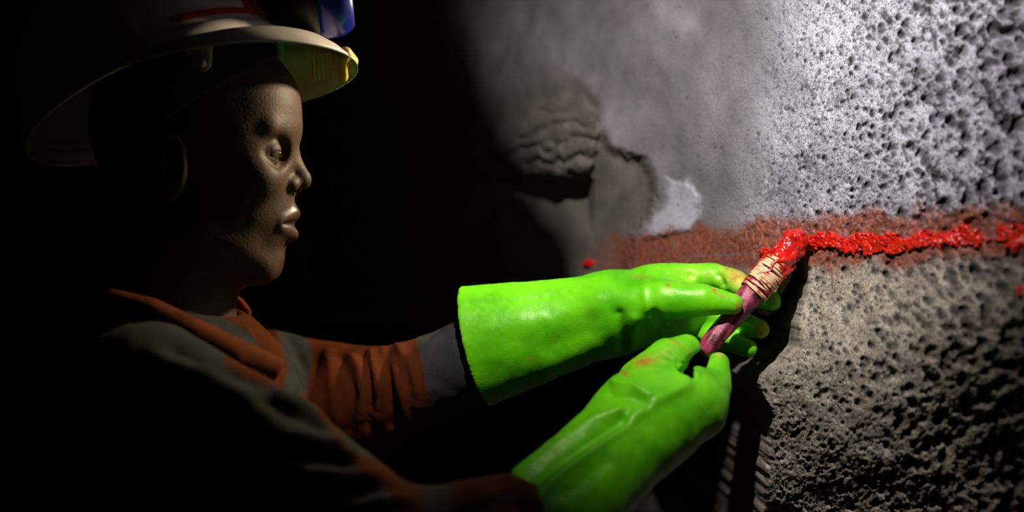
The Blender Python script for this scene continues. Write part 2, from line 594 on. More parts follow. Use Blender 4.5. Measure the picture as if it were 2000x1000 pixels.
rough_sheet('floor', (-3, -1.5, 0), (4.2, 0, 0), (0, 6, 0), 90, 120, 0.02, 'dark uneven rock floor of the mine drift', 'floor', 1)
rough_sheet('wall_back', (-3, 4.4, 0), (3.2, 0, 0), (0, 0, 2.6), 90, 70, 0.5, 'black unlit rock at the far end of the drift', 'rock wall', 2)
rough_sheet('wall_left', (-2.4, -1.5, 0), (0, 6, 0), (0, 0, 2.6), 120, 60, 0.4, 'black unlit rock side of the drift behind the worker', 'rock wall', 3)
rough_sheet('ceiling', (-3, -1.5, 2.58), (4.2, 0, 0), (0, 6, 0), 90, 120, 0.15, 'dark rough rock roof of the drift', 'ceiling', 4)


# unseen lobe added below the roof, cut along lamp rays to shade wall and worker
def _at(e, y=1.0):
    q = LAMP + (e - LAMP) * (y - LAMP[1]) / (e[1] - LAMP[1])
    return (q[0], q[2])


_edge = [_at(P(860, -160, 1.86)), _at(P(915, -20, 1.80)), _at(P(1010, 230, 1.70)), _at(P(1135, 490, 1.60))]
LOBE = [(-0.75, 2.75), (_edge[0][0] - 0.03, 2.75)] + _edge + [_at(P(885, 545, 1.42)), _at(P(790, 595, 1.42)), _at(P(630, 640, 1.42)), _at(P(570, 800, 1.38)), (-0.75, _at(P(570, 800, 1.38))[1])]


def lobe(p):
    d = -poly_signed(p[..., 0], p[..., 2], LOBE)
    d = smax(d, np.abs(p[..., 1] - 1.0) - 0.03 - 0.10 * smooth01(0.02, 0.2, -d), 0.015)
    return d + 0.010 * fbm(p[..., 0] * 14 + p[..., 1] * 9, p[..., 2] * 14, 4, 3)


v, f = surface(lobe, (-0.80, 0.84, 1.66), (0.20, 1.16, 2.66), 0.010)
tag(make_mesh('added_shade_lobe', v, f, M_dark_rock), 'unseen lobe added below the roof to shade the rock face and the worker', 'rock', kind='structure')


# ------------------------------------------------------------------ wet paint on the rock
def paint_patch(name, centre, width, label, nblob, seed, extra=()):
    r_ = np.random.default_rng(seed)
    cx = np.array([c[0] for c in centre]); cy = np.array([c[1] for c in centre])
    x0, x1 = cx.min() - 25, cx.max() + 25
    y0, y1 = cy.min() - 45, cy.max() + 50
    # frame rectangle -> wall coordinates
    def inv(a, b):
        d = np.full(np.shape(a), 1.3)
        for _ in range(30):
            x = (a - 1000) / F * d; z = ZC - (b - 500) / F * d
            d = 0.6 * d + 0.4 * near_base(x, z)
        return (a - 1000) / F * d, ZC - (b - 500) / F * d
    A, B = np.meshgrid(np.arange(x0, x1, 0.8), np.arange(y0, y1, 0.8), indexing='ij')
    X, Z = inv(A, B)
    Yb = wall_y(X, Z)
    h = np.full(A.shape, -1.0)
    # blobs scattered about the centre line
    L = np.concatenate([[0], np.cumsum(np.hypot(np.diff(cx), np.diff(cy)))])
    t = r_.random(nblob) * L[-1]
    bx = np.interp(t, L, cx); by = np.interp(t, L, cy)
    w = width * (0.55 + 0.75 * vnoise(bx / 22, bx * 0 + seed, 3))
    by = by + w * np.clip(r_.normal(0, 0.62, nblob), -1.25, 1.25)
    br = r_.uniform(2.0, 5.2, nblob)
    bx = np.concatenate([bx, [e[0] for e in extra]]); by = np.concatenate([by, [e[1] for e in extra]]); br = np.concatenate([br, [e[2] for e in extra]])
    for a, b, r in zip(bx, by, br):
        i0 = max(0, int((a - r - x0) / 0.8)); i1 = int((a + r - x0) / 0.8) + 2
        j0 = max(0, int((b - r - y0) / 0.8)); j1 = int((b + r - y0) / 0.8) + 2
        s = (slice(i0, i1), slice(j0, j1))
        q = 1 - ((A[s] - a) ** 2 + (B[s] - b) ** 2) / r ** 2
        h[s] = np.maximum(h[s], np.where(q > 0, np.sqrt(np.maximum(q, 0)) * r * 0.9, -1))
    on = h > 0
    thick = np.where(on, 0.0014 + h / 2100 * 1.0, -0.0015)
    V = np.stack([X - thick * 0.75, Yb - thick * 0.65, Z], -1).reshape(-1, 3)
    k = np.arange(A.size).reshape(A.shape)
    q = np.stack([k[:-1, :-1], k[:-1, 1:], k[1:, 1:], k[1:, :-1]], -1).reshape(-1, 4)
    o_ = on.ravel()
    q = q[o_[q].any(1)]
    used, invx = np.unique(q, return_inverse=True)
    q = invx.reshape(-1, 4)
    v = relax(V[used], q, 1, 0.4)
    o = make_mesh(name, v, q, M_paint)
    return tag(o, label, 'paint')


paint_patch('paint_stroke', LINE, 13, 'long glistening red paint stroke running along the rock from the stick tip', 900, 1,
            extra=[(1601, 456, 5), (1598, 462, 6), (1872, 444, 5), (1880, 443, 5), (1655, 490, 6)])
paint_patch('paint_stroke', [(1946, 454), (1962, 462), (1985, 464), (2010, 462), (2060, 466), (2130, 460), (2180, 462)], 15, 'short wet red paint stroke past the gap in the line, dripping at its foot', 620, 2,
            extra=[(1978, 482, 7), (1979, 490, 5), (1926, 469, 4), (1932, 467, 3), (1944, 449, 5)])
paint_patch('paint_dab', [(1992, 560), (1996, 574)], 5, 'small red paint dab on dark rock well below the painted line', 26, 3)
paint_patch('paint_dab', [(1486, 497), (1496, 490)], 4, 'small red paint dab on the rock beside the wrapped stick', 22, 4)
paint_patch('paint_dab', [(1146, 518), (1160, 514)], 5, 'dull red paint dab on the shaded rock above the gauntlet cuff', 26, 5)

# ------------------------------------------------------------------ gloves
def box_of(pts, pad):
    a = np.array(pts)
    return a.min(0) - pad, a.max(0) + pad


def stain_attr(v, spots):
    px_, py_ = proj(v)
    s = np.zeros(len(v))
    for (cx_, cy_, rx_, ry_, ang, a) in spots:
        c_, s_ = math.cos(ang), math.sin(ang)
        dx = px_ - cx_; dy = py_ - cy_
        q = ((dx * c_ + dy * s_) / rx_) ** 2 + ((-dx * s_ + dy * c_) / ry_) ** 2
        s = np.maximum(s, a * np.exp(-q))
    return s


# far hand (thumb towards the viewer)
fg_cuff0, fg_cuff1 = P(930, 676, 1.372), P(1195, 612, 1.345)
fg_ax = (fg_cuff1 - fg_cuff0) / np.linalg.norm(fg_cuff1 - fg_cuff0)


def far_glove(p):
    back = fg_cuff0 - fg_ax * 0.05
    rb = 0.0595 + 0.05 * 0.17
    cuff = cone(p, back, fg_cuff1, rb, 0.0365, flat=((0, 1, 0), 0.86))
    d = smin(cuff, cone(p, fg_cuff1, P(1290, 597, 1.345), 0.0365, 0.0335), 0.02)
    d = smin(d, cone(p, P(1290, 597, 1.345), P(1325, 600, 1.362), 0.0335, 0.030), 0.015)
    # thumb
    t = chain(p, [P(1205, 603, 1.325), P(1295, 586, 1.304), P(1372, 586, 1.293), P(1431, 593, 1.289)], [0.025, 0.0195, 0.0150, 0.0098])
    d = smin(d, t, 0.012)
    # index finger hooked over the stick
    i = chain(p, [P(1270, 560, 1.345), P(1318, 546, 1.348), P(1396, 540, 1.348), P(1440, 553, 1.330), P(1452, 566, 1.320)], [0.021, 0.0158, 0.0128, 0.0118, 0.0100])
    d = smin(d, i, 0.006)
    m = chain(p, [P(1325, 585, 1.366), P(1430, 572, 1.366), P(1480, 578, 1.352), P(1508, 588, 1.338)], [0.018, 0.0125, 0.0115, 0.0092])
    r = chain(p, [P(1320, 615, 1.364), P(1405, 622, 1.364), P(1455, 634, 1.350), P(1485, 643, 1.334)], [0.018, 0.0122, 0.011, 0.0088])
    l = chain(p, [P(1310, 640, 1.360), P(1385, 655, 1.356), P(1430, 668, 1.345), P(1462, 680, 1.332)], [0.017, 0.0115, 0.0105, 0.0084])
    for f_ in (m, r, l):
        d = smin(d, f_, 0.004)
    # open, thin-walled cuff
    inner = cone(p, back, fg_cuff1, rb - 0.0032, 0.0333, flat=((0, 1, 0), 0.86))
    lim = ((p - (fg_cuff0 + fg_ax * 0.07)) @ fg_ax)
    inner = np.maximum(inner, lim)
    d = np.maximum(d, -inner)
    return np.maximum(d, -((p - fg_cuff0) @ fg_ax))


def glove_build(fn, lo, hi, h, rows, stains, wear, root, hem):
    v, f = surface(fn, lo, hi, h)
    v = relax(v, f, 2, 0.4)
    v = ridges(v, f, rows)
    n = normals(v, f)
    pxv, pyv = proj(v)
    v = v + n * (0.0016 * fbm(v[:, 0] * 60 + v[:, 1] * 20, v[:, 2] * 60 + v[:, 1] * 35, 3, 2))[:, None]
    o = make_mesh('glove_body', v, f, M_glove, root, attrs={'stain': stain_attr(v, stains), 'wear': stain_attr(v, wear)})
    return o


fg = thing('rubber_glove', 'bright green rubber gauntlet glove with open flared cuff, thumb pressed on the stick', 'glove', P(1100, 640, 1.35))
lo, hi = box_of([P(900, 540, 1.38), P(1530, 820, 1.262), P(940, 500, 1.44), P(940, 820, 1.31)], 0.012)
glove_build(far_glove, lo, hi, 0.0014,
            [([(915, 592), (990, 589), (1060, 582), (1110, 570)], 6, -0.0005),
             ([(960, 640), (1080, 625), (1150, 590)], 26, 0.0025),
             ([(1080, 680), (1150, 645), (1190, 605)], 22, -0.0022),
             ([(1208, 615), (1216, 650), (1220, 680)], 12, -0.0040),
             ([(1240, 622), (1232, 665), (1224, 695)], 11, 0.0030),
             ([(1262, 535), (1258, 570), (1264, 605)], 8, 0.0014),
             ([(1300, 527), (1330, 535), (1345, 540)], 10, -0.0030),
             ([(1275, 612), (1288, 628)], 10, -0.0025),
             ([(1404, 538), (1410, 556)], 7, -0.0035)],
            [(1440, 540, 22, 14, 0.5, 0.9), (1425, 527, 15, 4, 0.4, 0.9), (1395, 568, 7, 4, 0.8, 1.0), (1409, 578, 8, 3, 0.3, 0.8), (1305, 557, 6, 2.5, -0.6, 1.0), (1248, 541, 16, 1.8, 0.0, 0.7),
             (1441, 598, 5, 10, 0, 0.8), (1484, 651, 12, 7, -0.4, 1.0), (1032, 701, 7, 2, 0, 0.45)],
            [(1438, 548, 26, 20, 0.4, 0.85), (1408, 534, 8, 14, 0, 0.6), (1435, 605, 20, 7, 0, 0.35), (1488, 640, 16, 10, -0.6, 0.8), (1360, 535, 40, 14, 0, 0.3)], fg, None)

# near hand (back of the hand towards the viewer)
ng_c0, ng_c1 = P(1000, 1082, 1.105), P(1262, 822, 1.205)
ng_ax = (ng_c1 - ng_c0) / np.linalg.norm(ng_c1 - ng_c0)


def near_glove(p):
    back = ng_c0 - ng_ax * 0.04
    d = cone(p, back, ng_c1, 0.0490, 0.0415)
    d = smin(d, cone(p, ng_c1, P(1338, 787, 1.222), 0.0415, 0.0345), 0.02)
    t = chain(p, [P(1262, 752, 1.232), P(1303, 701, 1.262), P(1341, 682, 1.279)], [0.0255, 0.0185, 0.0134])
    d = smin(d, t, 0.010)
    i = chain(p, [P(1362, 800, 1.224), P(1393, 757, 1.232), P(1403, 711, 1.266)], [0.026, 0.0162, 0.0102])
    d = smin(d, i, 0.008)
    m = chain(p, [P(1350, 800, 1.255), P(1392, 770, 1.280), P(1398, 728, 1.300)], [0.022, 0.0135, 0.0095])
    r = chain(p, [P(1335, 815, 1.270), P(1375, 790, 1.300), P(1372, 750, 1.315)], [0.020, 0.013, 0.0092])
    l = chain(p, [P(1315, 835, 1.275), P(1350, 812, 1.305), P(1345, 775, 1.320)], [0.018, 0.012, 0.0088])
    for f_ in (m, r, l):
        d = smin(d, f_, 0.005)
    # hollow between thumb and finger
    d = smax(d, -cone(p, P(1336, 741, 1.205), P(1372, 706, 1.285), 0.0085, 0.0095), 0.006)
    inner = cone(p, back, ng_c1, 0.0458, 0.0383)
    inner = np.maximum(inner, (p - (ng_c0 + ng_ax * 0.07)) @ ng_ax)
    d = np.maximum(d, -inner)
    return np.maximum(d, -((p - ng_c0) @ ng_ax))


ng = thing('rubber_glove', 'bright green rubber glove with ridged wrist pinching the lower end of the stick', 'glove', P(1200, 850, 1.2))
lo, hi = box_of([P(920, 960, 1.06), P(1130, 1190, 1.10), P(1435, 660, 1.33), P(1340, 640, 1.2)], 0.012)
glove_build(near_glove, lo, hi, 0.0014,
            [([(1008, 926), (1060, 887), (1110, 852), (1165, 818), (1210, 803)], 9, 0.0042),
             ([(1040, 938), (1090, 902), (1150, 862), (1215, 822)], 11, -0.0055),
             ([(1050, 975), (1090, 925), (1150, 880), (1215, 835), (1268, 790), (1340, 752)], 12, 0.0028),
             ([(1200, 748), (1235, 752), (1268, 772)], 7, 0.0030),
             ([(1195, 770), (1240, 778), (1262, 790)], 10, -0.0035),
             ([(1225, 725), (1280, 745), (1310, 740)], 16, -0.0020),
             ([(1290, 700), (1312, 712), (1322, 700), (1345, 718)], 6, 0.0022),
             ([(1318, 722), (1338, 738), (1362, 730)], 6, 0.0016),
             ([(1376, 716), (1392, 704), (1404, 698)], 5, 0.0014),
             ([(1110, 960), (1180, 905)], 20, -0.003)],
            [(1258, 706, 22, 9, -0.2, 0.95), (1222, 729, 9, 6, 0.2, 0.85), (1318, 668, 12, 5, 0.3, 0.5), (1347, 692, 5, 8, 0, 0.5), (1408, 692, 4, 4, 0, 0.6)],
            [(1300, 690, 40, 16, -0.5, 0.25), (1406, 692, 9, 8, 0, 0.6)], ng, None)

# ------------------------------------------------------------------ painting stick
st0, st1 = P(1383, 676, 1.296), P(1556, 470, 1.318)
st_ax = st1 - st0
st_len = np.linalg.norm(st_ax); st_ax = st_ax / st_len
st_u = np.cross(st_ax, (0, 0, 1)); st_u /= np.linalg.norm(st_u)
st_v = np.cross(st_ax, st_u)


def stick_lathe(name, t0, t1, rad, mat, nseg=40, nring=60, wob=None, parent=None, caps=True):
    v = []; f = []
    for i in range(nring + 1):
        t = t0 + (t1 - t0) * i / nring
        for j in range(nseg):
            a = 2 * math.pi * j / nseg
            r = rad(t) + (wob(t, a) if wob else 0)
            v.append(st0 + st_ax * t * st_len + r * (math.cos(a) * st_u + math.sin(a) * st_v))
    for i in range(nring):
        for j in range(nseg):
            k = (j + 1) % nseg
            f.append((i * nseg + j, i * nseg + k, (i + 1) * nseg + k, (i + 1) * nseg + j))
    if caps:
        f.append(tuple(range(nseg))[::-1]); f.append(tuple(range(nring * nseg, (nring + 1) * nseg)))
    return make_mesh(name, v, f, mat, parent)


M_handle = noise_col('maroon_mottled_bark', (0.050, 0.006, 0.012), (0.34, 0.040, 0.085), 130, 0.45, 0.4, 400, lo=0.36, hi=0.58, bdist=0.001)
stick = thing('paint_stick', 'maroon stick bound with tan string, its tip loaded with red paint', 'paint stick', tuple(st0))
taper = lambda t: float(np.interp(t, [-0.06, 0.0, 0.3, 0.52, 0.7, 1.0], [0.0062, 0.0088, 0.0098, 0.0122, 0.0118, 0.0115]))
stick_lathe('handle', -0.06, 0.95, taper, M_handle, parent=stick, wob=lambda t, a: 0.0004 * math.sin(7 * a + 20 * t))
# string binding: every turn one ring of slightly slanted cord
bind = []
for q in range(22):
    t = 0.51 + 0.27 * q / 21
    R = taper(t) + 0.0010 + 0.0004 * rng.random()
    cr = 0.00095 + 0.0004 * rng.random()
    tilt = rng.uniform(-0.10, 0.32); ph = rng.uniform(0, 6.28)
    v = []; f = []
    n1, n2 = 36, 6
    for i in range(n1):
        a = 2 * math.pi * i / n1
        rad_dir = math.cos(a) * st_u + math.sin(a) * st_v
        c = st0 + st_ax * (t * st_len + R * tilt * math.cos(a - ph)) + R * rad_dir
        for j in range(n2):
            b = 2 * math.pi * j / n2
            v.append(c + cr * (math.cos(b) * rad_dir + math.sin(b) * st_ax))
    for i in range(n1):
        for j in range(n2):
            f.append((i * n2 + j, i * n2 + (j + 1) % n2, ((i + 1) % n1) * n2 + (j + 1) % n2, ((i + 1) % n1) * n2 + j))
    make_mesh('string_turn', v, f, M_string, stick)


def tip_sdf(p):
    d = cone(p, st0 + st_ax * st_len * 0.80, st0 + st_ax * st_len * 1.0, 0.0124, 0.0112)
    r_ = np.random.default_rng(11)
    for k in range(70):
        t = r_.uniform(0.76, 1.05); a = r_.uniform(0, 6.28)
        rr = r_.uniform(0.0012, 0.0034)
        c = st0 + st_ax * st_len * t + 0.0112 * (math.cos(a) * st_u + math.sin(a) * st_v)
        d = smin(d, np.sqrt(((p - c) ** 2).sum(-1)) - rr, 0.003)
    return d


v, f = surface(tip_sdf, *box_of([st0 + st_ax * st_len * 0.72, st0 + st_ax * st_len * 1.15], 0.022), 0.0009)
make_mesh('paint_wad', v, f, M_paint, stick)
# streaks of paint run down over the string
for k, (t0_, t1_, a0, w) in enumerate([(0.62, 0.84, 0.4, 0.0022), (0.55, 0.80, 1.5, 0.0018), (0.66, 0.85, 2.3, 0.0026), (0.5, 0.82, 3.1, 0.0017), (0.6, 0.85, 4.2, 0.0024), (0.58, 0.8, 5.4, 0.002)]):
    pts = [st0 + st_ax * st_len * t + (taper(t) + 0.0016) * (math.cos(a0 + 3.2 * (t - t0_) + 0.2 * math.sin(40 * t)) * st_u + math.sin(a0 + 3.2 * (t - t0_) + 0.2 * math.sin(40 * t)) * st_v) for t in np.linspace(t0_, t1_, 7)]
    rs = [w * (0.35 + 0.75 * i / 6) for i in range(7)]
    v, f = surface(lambda p: chain(p, pts, rs), *box_of(pts, 0.006), 0.0008)
    make_mesh('paint_run', v, f, M_paint, stick)

# loose flake of stone caught in the crack
v, f = surface(lambda p: np.maximum(ell(p, P(1493, 606, 1.40), (0.0085, 0.006, 0.006)), np.maximum((p - P(1493, 606, 1.40)) @ np.array([0.3, -0.8, 0.5]) - 0.0035, (p - P(1493, 606, 1.40)) @ np.array([-0.4, -0.2, -0.9]) - 0.0038)),
               *box_of([P(1493, 606, 1.40)], 0.02), 0.0008)
tag(make_mesh('stone_flake', v, f, M_chip, smooth=False), 'small pale angular stone flake showing between the stick and fingers', 'stone')

# ------------------------------------------------------------------ person
person = thing('person', 'worker in orange and grey work jacket, seen in profile, reaching to the rock', 'person', (-0.28, 1.33, 0.0))
HD = 1.32


def H(px_, py_, s=0.0):
    q = P(px_, py_, HD)
    return q + np.array([0, s, 0])


def head_sdf(p):
    p = p.copy()
    p[..., 1] = HD + np.abs(p[..., 1] - HD)
    d = ell(p, H(388, 235), (0.091, 0.074, 0.088))
    d = smin(d, ell(p, H(462, 350), (0.052, 0.058, 0.088)), 0.025)
    d = smin(d, ell(p, H(508, 205), (0.0325, 0.048, 0.040)), 0.02)
    d = smin(d, cone(p, H(415, 455, 0.048), H(505, 518, 0.014), 0.016, 0.017), 0.02)
    d = smin(d, cone(p, H(515, 515, 0), H(513, 515, 0.012), 0.0152, 0.014), 0.012)
    d = smin(d, ell(p, H(528, 430), (0.0200, 0.026, 0.036)), 0.014)
    # brow, cheek
    d = smin(d, cone(p, H(560, 252, 0.006), H(538, 256, 0.040), 0.0085, 0.008), 0.012)
    d = smin(d, ell(p, H(512, 352, 0.040), (0.021, 0.018, 0.017)), 0.014)
    # socket and lids
    d = smax(d, -ell(p, H(556, 303, 0.034), (0.012, 0.018, 0.0125)), 0.010)
    lid = np.sqrt(((p - H(531, 302, 0.032)) ** 2).sum(-1)) - 0.0142
    d = smin(d, lid, 0.004)
    slit = ell(p, H(560, 309, 0.034), (0.013, 0.0125, 0.0026))
    d = smax(d, -slit, 0.0015)
    # nose
    d = smin(d, cone(p, H(558, 285), H(588, 347), 0.0075, 0.0085), 0.007)
    d = smin(d, ell(p, H(588, 353), (0.0095, 0.0095, 0.0090)), 0.004)
    d = smin(d, ell(p, H(571, 362, 0.012), (0.0085, 0.0075, 0.0080)), 0.004)
    d = smax(d, -ell(p, H(583, 376, 0.007), (0.0045, 0.0035, 0.004)), 0.003)
    # lips
    d = smin(d, cone(p, H(572, 417, 0.003), H(556, 432, 0.021), 0.0068, 0.0042), 0.006)
    d = smin(d, cone(p, H(569, 458, 0.0), H(552, 444, 0.021), 0.0070, 0.0040), 0.005)
    d = smax(d, -cone(p, H(586, 438, 0.0), H(560, 438, 0.022), 0.0024, 0.0015), 0.003)
    d = smax(d, -cone(p, H(574, 490, 0.0), H(566, 488, 0.014), 0.0050, 0.004), 0.008)
    # ears
    e = ell(p, H(372, 335, 0.078), (0.016, 0.008, 0.030))
    e = smax(e, -ell(p, H(376, 332, 0.088), (0.009, 0.007, 0.018)), 0.004)
    d = smin(d, e, 0.006)
    # neck and shoulders
    d = smin(d, cone(p, H(372, 430), H(335, 640), 0.050, 0.056), 0.025)
    d = smin(d, cone(p, H(320, 700, 0), H(320, 760, 0.11), 0.060, 0.055), 0.03)
    return d


v, f = surface(head_sdf, (H(165, 0)[0], HD - 0.19, H(0, 860)[2]), (H(640, 0)[0], HD + 0.19, H(0, 20)[2]), 0.0022)
v = relax(v, f, 1, 0.3)
pxv, pyv = proj(v)
body = make_mesh('body', v, f, M_skin, person)
body['label'] = 'dark brown face in profile, neck'
# second material on the lips
body.data.materials.append(M_lip)
fc = v[f].mean(1)
fx = (fc[:, 0] / HD * F + 1000); fy = 500 - (fc[:, 2] - ZC) / HD * F
lipm = (np.abs(fc[:, 1] - HD) < 0.022) & (fx > 556) & (((fy > 404) & (fy < 437)) | ((fy >= 437) & (fy < 472)))
body.data.polygons.foreach_set('material_index', lipm.astype(np.int32))


def uv_sphere(name, c, r, mat, parent, squash=(1, 1, 1), n=24):
    vs = []; fs = []
    for i in range(n + 1):
        th = math.pi * i / n
        for j in range(2 * n):
            ph = math.pi * j / n
            vs.append(np.asarray(c) + r * np.array(squash) * np.array([math.sin(th) * math.cos(ph), math.sin(th) * math.sin(ph), math.cos(th)]))
    for i in range(n):
        for j in range(2 * n):
            k = (j + 1) % (2 * n)
            fs.append((i * 2 * n + j, (i + 1) * 2 * n + j, (i + 1) * 2 * n + k, i * 2 * n + k))
    return make_mesh(name, vs, fs, mat, parent)


for s in (-1, 1):
    e = uv_sphere('eye', H(532, 303, s * 0.032), 0.0130, M_eye, person)
    c = H(532, 303, s * 0.032) + 0.0085 * np.array([0.98, 0.0, -0.2])
    i_ = uv_sphere('iris', c, 0.0058, M_iris, e)

# eyebrows and cropped hair under the hat
def brow_sdf(p):
    p = p.copy(); p[..., 1] = HD + np.abs(p[..., 1] - HD)
    return np.maximum(head_sdf(p) - 0.0012, cone(p, H(572, 266, 0.012), H(540, 258, 0.046), 0.0045, 0.003))


for y0_, y1_ in ((-0.06, 0.0), (0.0, 0.06)):
    v, f = surface(brow_sdf, H(525, 290, y0_), H(600, 235, y1_), 0.0012)
    make_mesh('eyebrow', v, f, M_hair, person)


def hair_sdf(p):
    d = np.maximum(ell(p, H(380, 240), (0.096, 0.080, 0.094)), -ell(p, H(380, 240), (0.088, 0.072, 0.086)))
    line = (p - H(490, 165)) @ np.array([0.55, 0.0, -0.83])
    return np.maximum(d, line)


v, f = surface(hair_sdf, H(160, 480, -0.1), H(620, 20, 0.1), 0.0028)
make_mesh('hair', v, f, M_hair, person)

# jacket
far_arm = [P(500, 760, 1.50), P(610, 772, 1.472), P(690, 778, 1.448), P(770, 768, 1.422), P(880, 722, 1.388), P(928, 706, 1.374), P(1010, 690, 1.366)]
far_r = [0.064, 0.057, 0.053, 0.0475, 0.0415, 0.0405, 0.030]
near_arm = [P(290, 795, 1.14), P(520, 905, 1.085), P(780, 1112, 1.05)]
near_r = [0.066, 0.056, 0.051]


def sleeve_far(p):
    d = chain(p, far_arm, far_r)
    d = smin(d, ell(p, P(690, 815, 1.45), (0.06, 0.045, 0.045)), 0.02)
    return d


def sleeve_near(p):
    d = chain(p, near_arm, near_r)
    d = smin(d, cone(p, P(780, 1112, 1.05), P(905, 1066, 1.07), 0.051, 0.047), 0.02)
    d = smin(d, cone(p, P(905, 1066, 1.07), P(988, 1004, 1.092), 0.046, 0.0315), 0.015)
    d = smin(d, cone(p, P(960, 1060, 1.085), P(1100, 990, 1.140), 0.036, 0.030), 0.01)
    return d


def torso(p):
    d = cone(p, P(330, 830, 1.33), (-0.29, 1.33, 1.02), 0.125, 0.145)
    d = smin(d, cone(p, P(295, 800, 1.19), P(450, 790, 1.46), 0.070, 0.066), 0.04)
    d = smin(d, cone(p, (-0.29, 1.33, 1.02), (-0.29, 1.33, 0.82), 0.145, 0.14), 0.02)
    return d


def jacket(p):
    d = smin(torso(p), sleeve_far(p), 0.03)
    d = smin(d, sleeve_near(p), 0.025)
    # neck opening
    d = smax(d, -cone(p, P(340, 690, 1.32), P(352, 480, 1.32), 0.052, 0.062), 0.01)
    return d


v, f = surface(jacket, (-0.50, 0.97, 0.66), (0.075, 1.60, 1.43), 0.0038)
v = relax(v, f, 1, 0.4)
far_folds = [([(640, 690), (650, 760), (660, 830)], 7, 0.006), ([(668, 700), (690, 760), (685, 840)], 7, -0.006),
             ([(690, 700), (705, 720), (712, 780), (695, 850)], 6, 0.008), ([(712, 690), (725, 760), (720, 830)], 6, -0.008),
             ([(722, 688), (738, 740), (742, 780), (715, 870)], 6, 0.009), ([(755, 690), (762, 760), (768, 830)], 6, -0.009),
             ([(748, 680), (775, 735), (800, 830)], 6, 0.008), ([(775, 672), (800, 720), (815, 790)], 7, 0.007),
             ([(790, 700), (810, 780)], 5, -0.006),
             ([(540, 660), (560, 700), (580, 750)], 9, 0.006), ([(560, 650), (590, 720)], 7, -0.005),
             ([(505, 640), (520, 690)], 8, -0.007), ([(480, 650), (500, 690)], 8, 0.006)]
near_folds = [([(300, 700), (420, 740), (520, 800)], 14, 0.006), ([(340, 690), (470, 745), (560, 760)], 9, -0.006),
              ([(400, 720), (500, 735), (600, 770)], 10, 0.007), ([(520, 790), (600, 820), (650, 850)], 11, -0.008),
              ([(540, 770), (610, 800), (660, 860)], 10, 0.008), ([(560, 850), (640, 860), (690, 890)], 11, 0.008),
              ([(560, 890), (650, 900), (690, 910)], 10, -0.008), ([(600, 930), (680, 920), (740, 930)], 11, 0.008),
              ([(640, 980), (700, 960), (760, 960)], 10, -0.008), ([(690, 990), (750, 970), (800, 980)], 10, 0.007),
              ([(915, 990), (960, 965), (1000, 958)], 7, 0.004), ([(930, 1000), (980, 985), (1030, 995)], 6, -0.004)]
isfar = v[:, 1] > 1.28
vf = ridges(v, f, [(a, w * 1.2, h * 0.75) for a, w, h in far_folds]); vn = ridges(v, f, [(a, w * 1.3, h * 0.55) for a, w, h in near_folds])
v = np.where(isfar[:, None], vf, vn)
v = relax(v, f, 2, 0.5)
n = normals(v, f)
v = v + n * (0.006 * fbm(v[:, 0] * 28 + v[:, 1] * 9, v[:, 2] * 28 - v[:, 1] * 11, 4, 5))[:, None]
pxv, pyv = proj(v)
gb = np.zeros(len(v))
gb = np.maximum(gb, smooth01(0, 6, poly_signed(pxv, pyv, [(533, 600), (600, 640), (612, 690), (602, 770), (540, 790), (560, 720), (540, 660)])) * isfar)
gb = np.maximum(gb, smooth01(0, 4, poly_signed(pxv, pyv, [(806, 640), (905, 630), (926, 720), (938, 830), (850, 840), (832, 760)])) * isfar)
nz_g = fbm(v[:, 0] * 14 + 3, v[:, 2] * 14 + v[:, 1] * 8, 3, 4)
edge = poly_line_dist(pxv, pyv, [(470, 700), (600, 760), (640, 820), (680, 890), (770, 930), (800, 975)])
gb = np.maximum(gb, (~isfar) * smooth01(14, 30, edge + 50 * nz_g) * (pxv < 880))
M_jacket, nt, b = mat_new('orange_and_grey_work_twill')
tc = node(nt, 'ShaderNodeTexCoord').outputs['Object']
nzz = node(nt, 'ShaderNodeTexNoise', i_Scale=35.0, i_Detail=5.0); nt.links.new(tc, nzz.inputs['Vector'])
n9 = node(nt, 'ShaderNodeTexNoise', i_Scale=900.0, i_Detail=3.0); nt.links.new(tc, n9.inputs['Vector'])
co = mix(nt, ramp(nt, nzz.outputs['Fac'], 0.3, 0.7), (0.052, 0.011, 0.002), (0.098, 0.021, 0.004))
cg = mix(nt, ramp(nt, nzz.outputs['Fac'], 0.3, 0.7), (0.024, 0.026, 0.024), (0.044, 0.045, 0.042))
nt.links.new(mix(nt, attr(nt, 'grey'), co, cg), b.inputs['Base Color'])
b.inputs['Roughness'].default_value = 0.95
b.inputs['Specular IOR Level'].default_value = 0.1
bp = node(nt, 'ShaderNodeBump', i_Strength=0.5, i_Distance=0.001)
nt.links.new(n9.outputs['Fac'], bp.inputs['Height']); nt.links.new(bp.outputs['Normal'], b.inputs['Normal'])
jk = make_mesh('work_jacket', v, f, M_jacket, person, attrs={'grey': gb})


def sub(o, parent, root):
    """parent a finished mesh under a part of root without moving it"""
    o.parent = parent
    o.matrix_parent_inverse = Matrix.Identity(4)      # parts sit at the world origin, only roots are moved
    return o


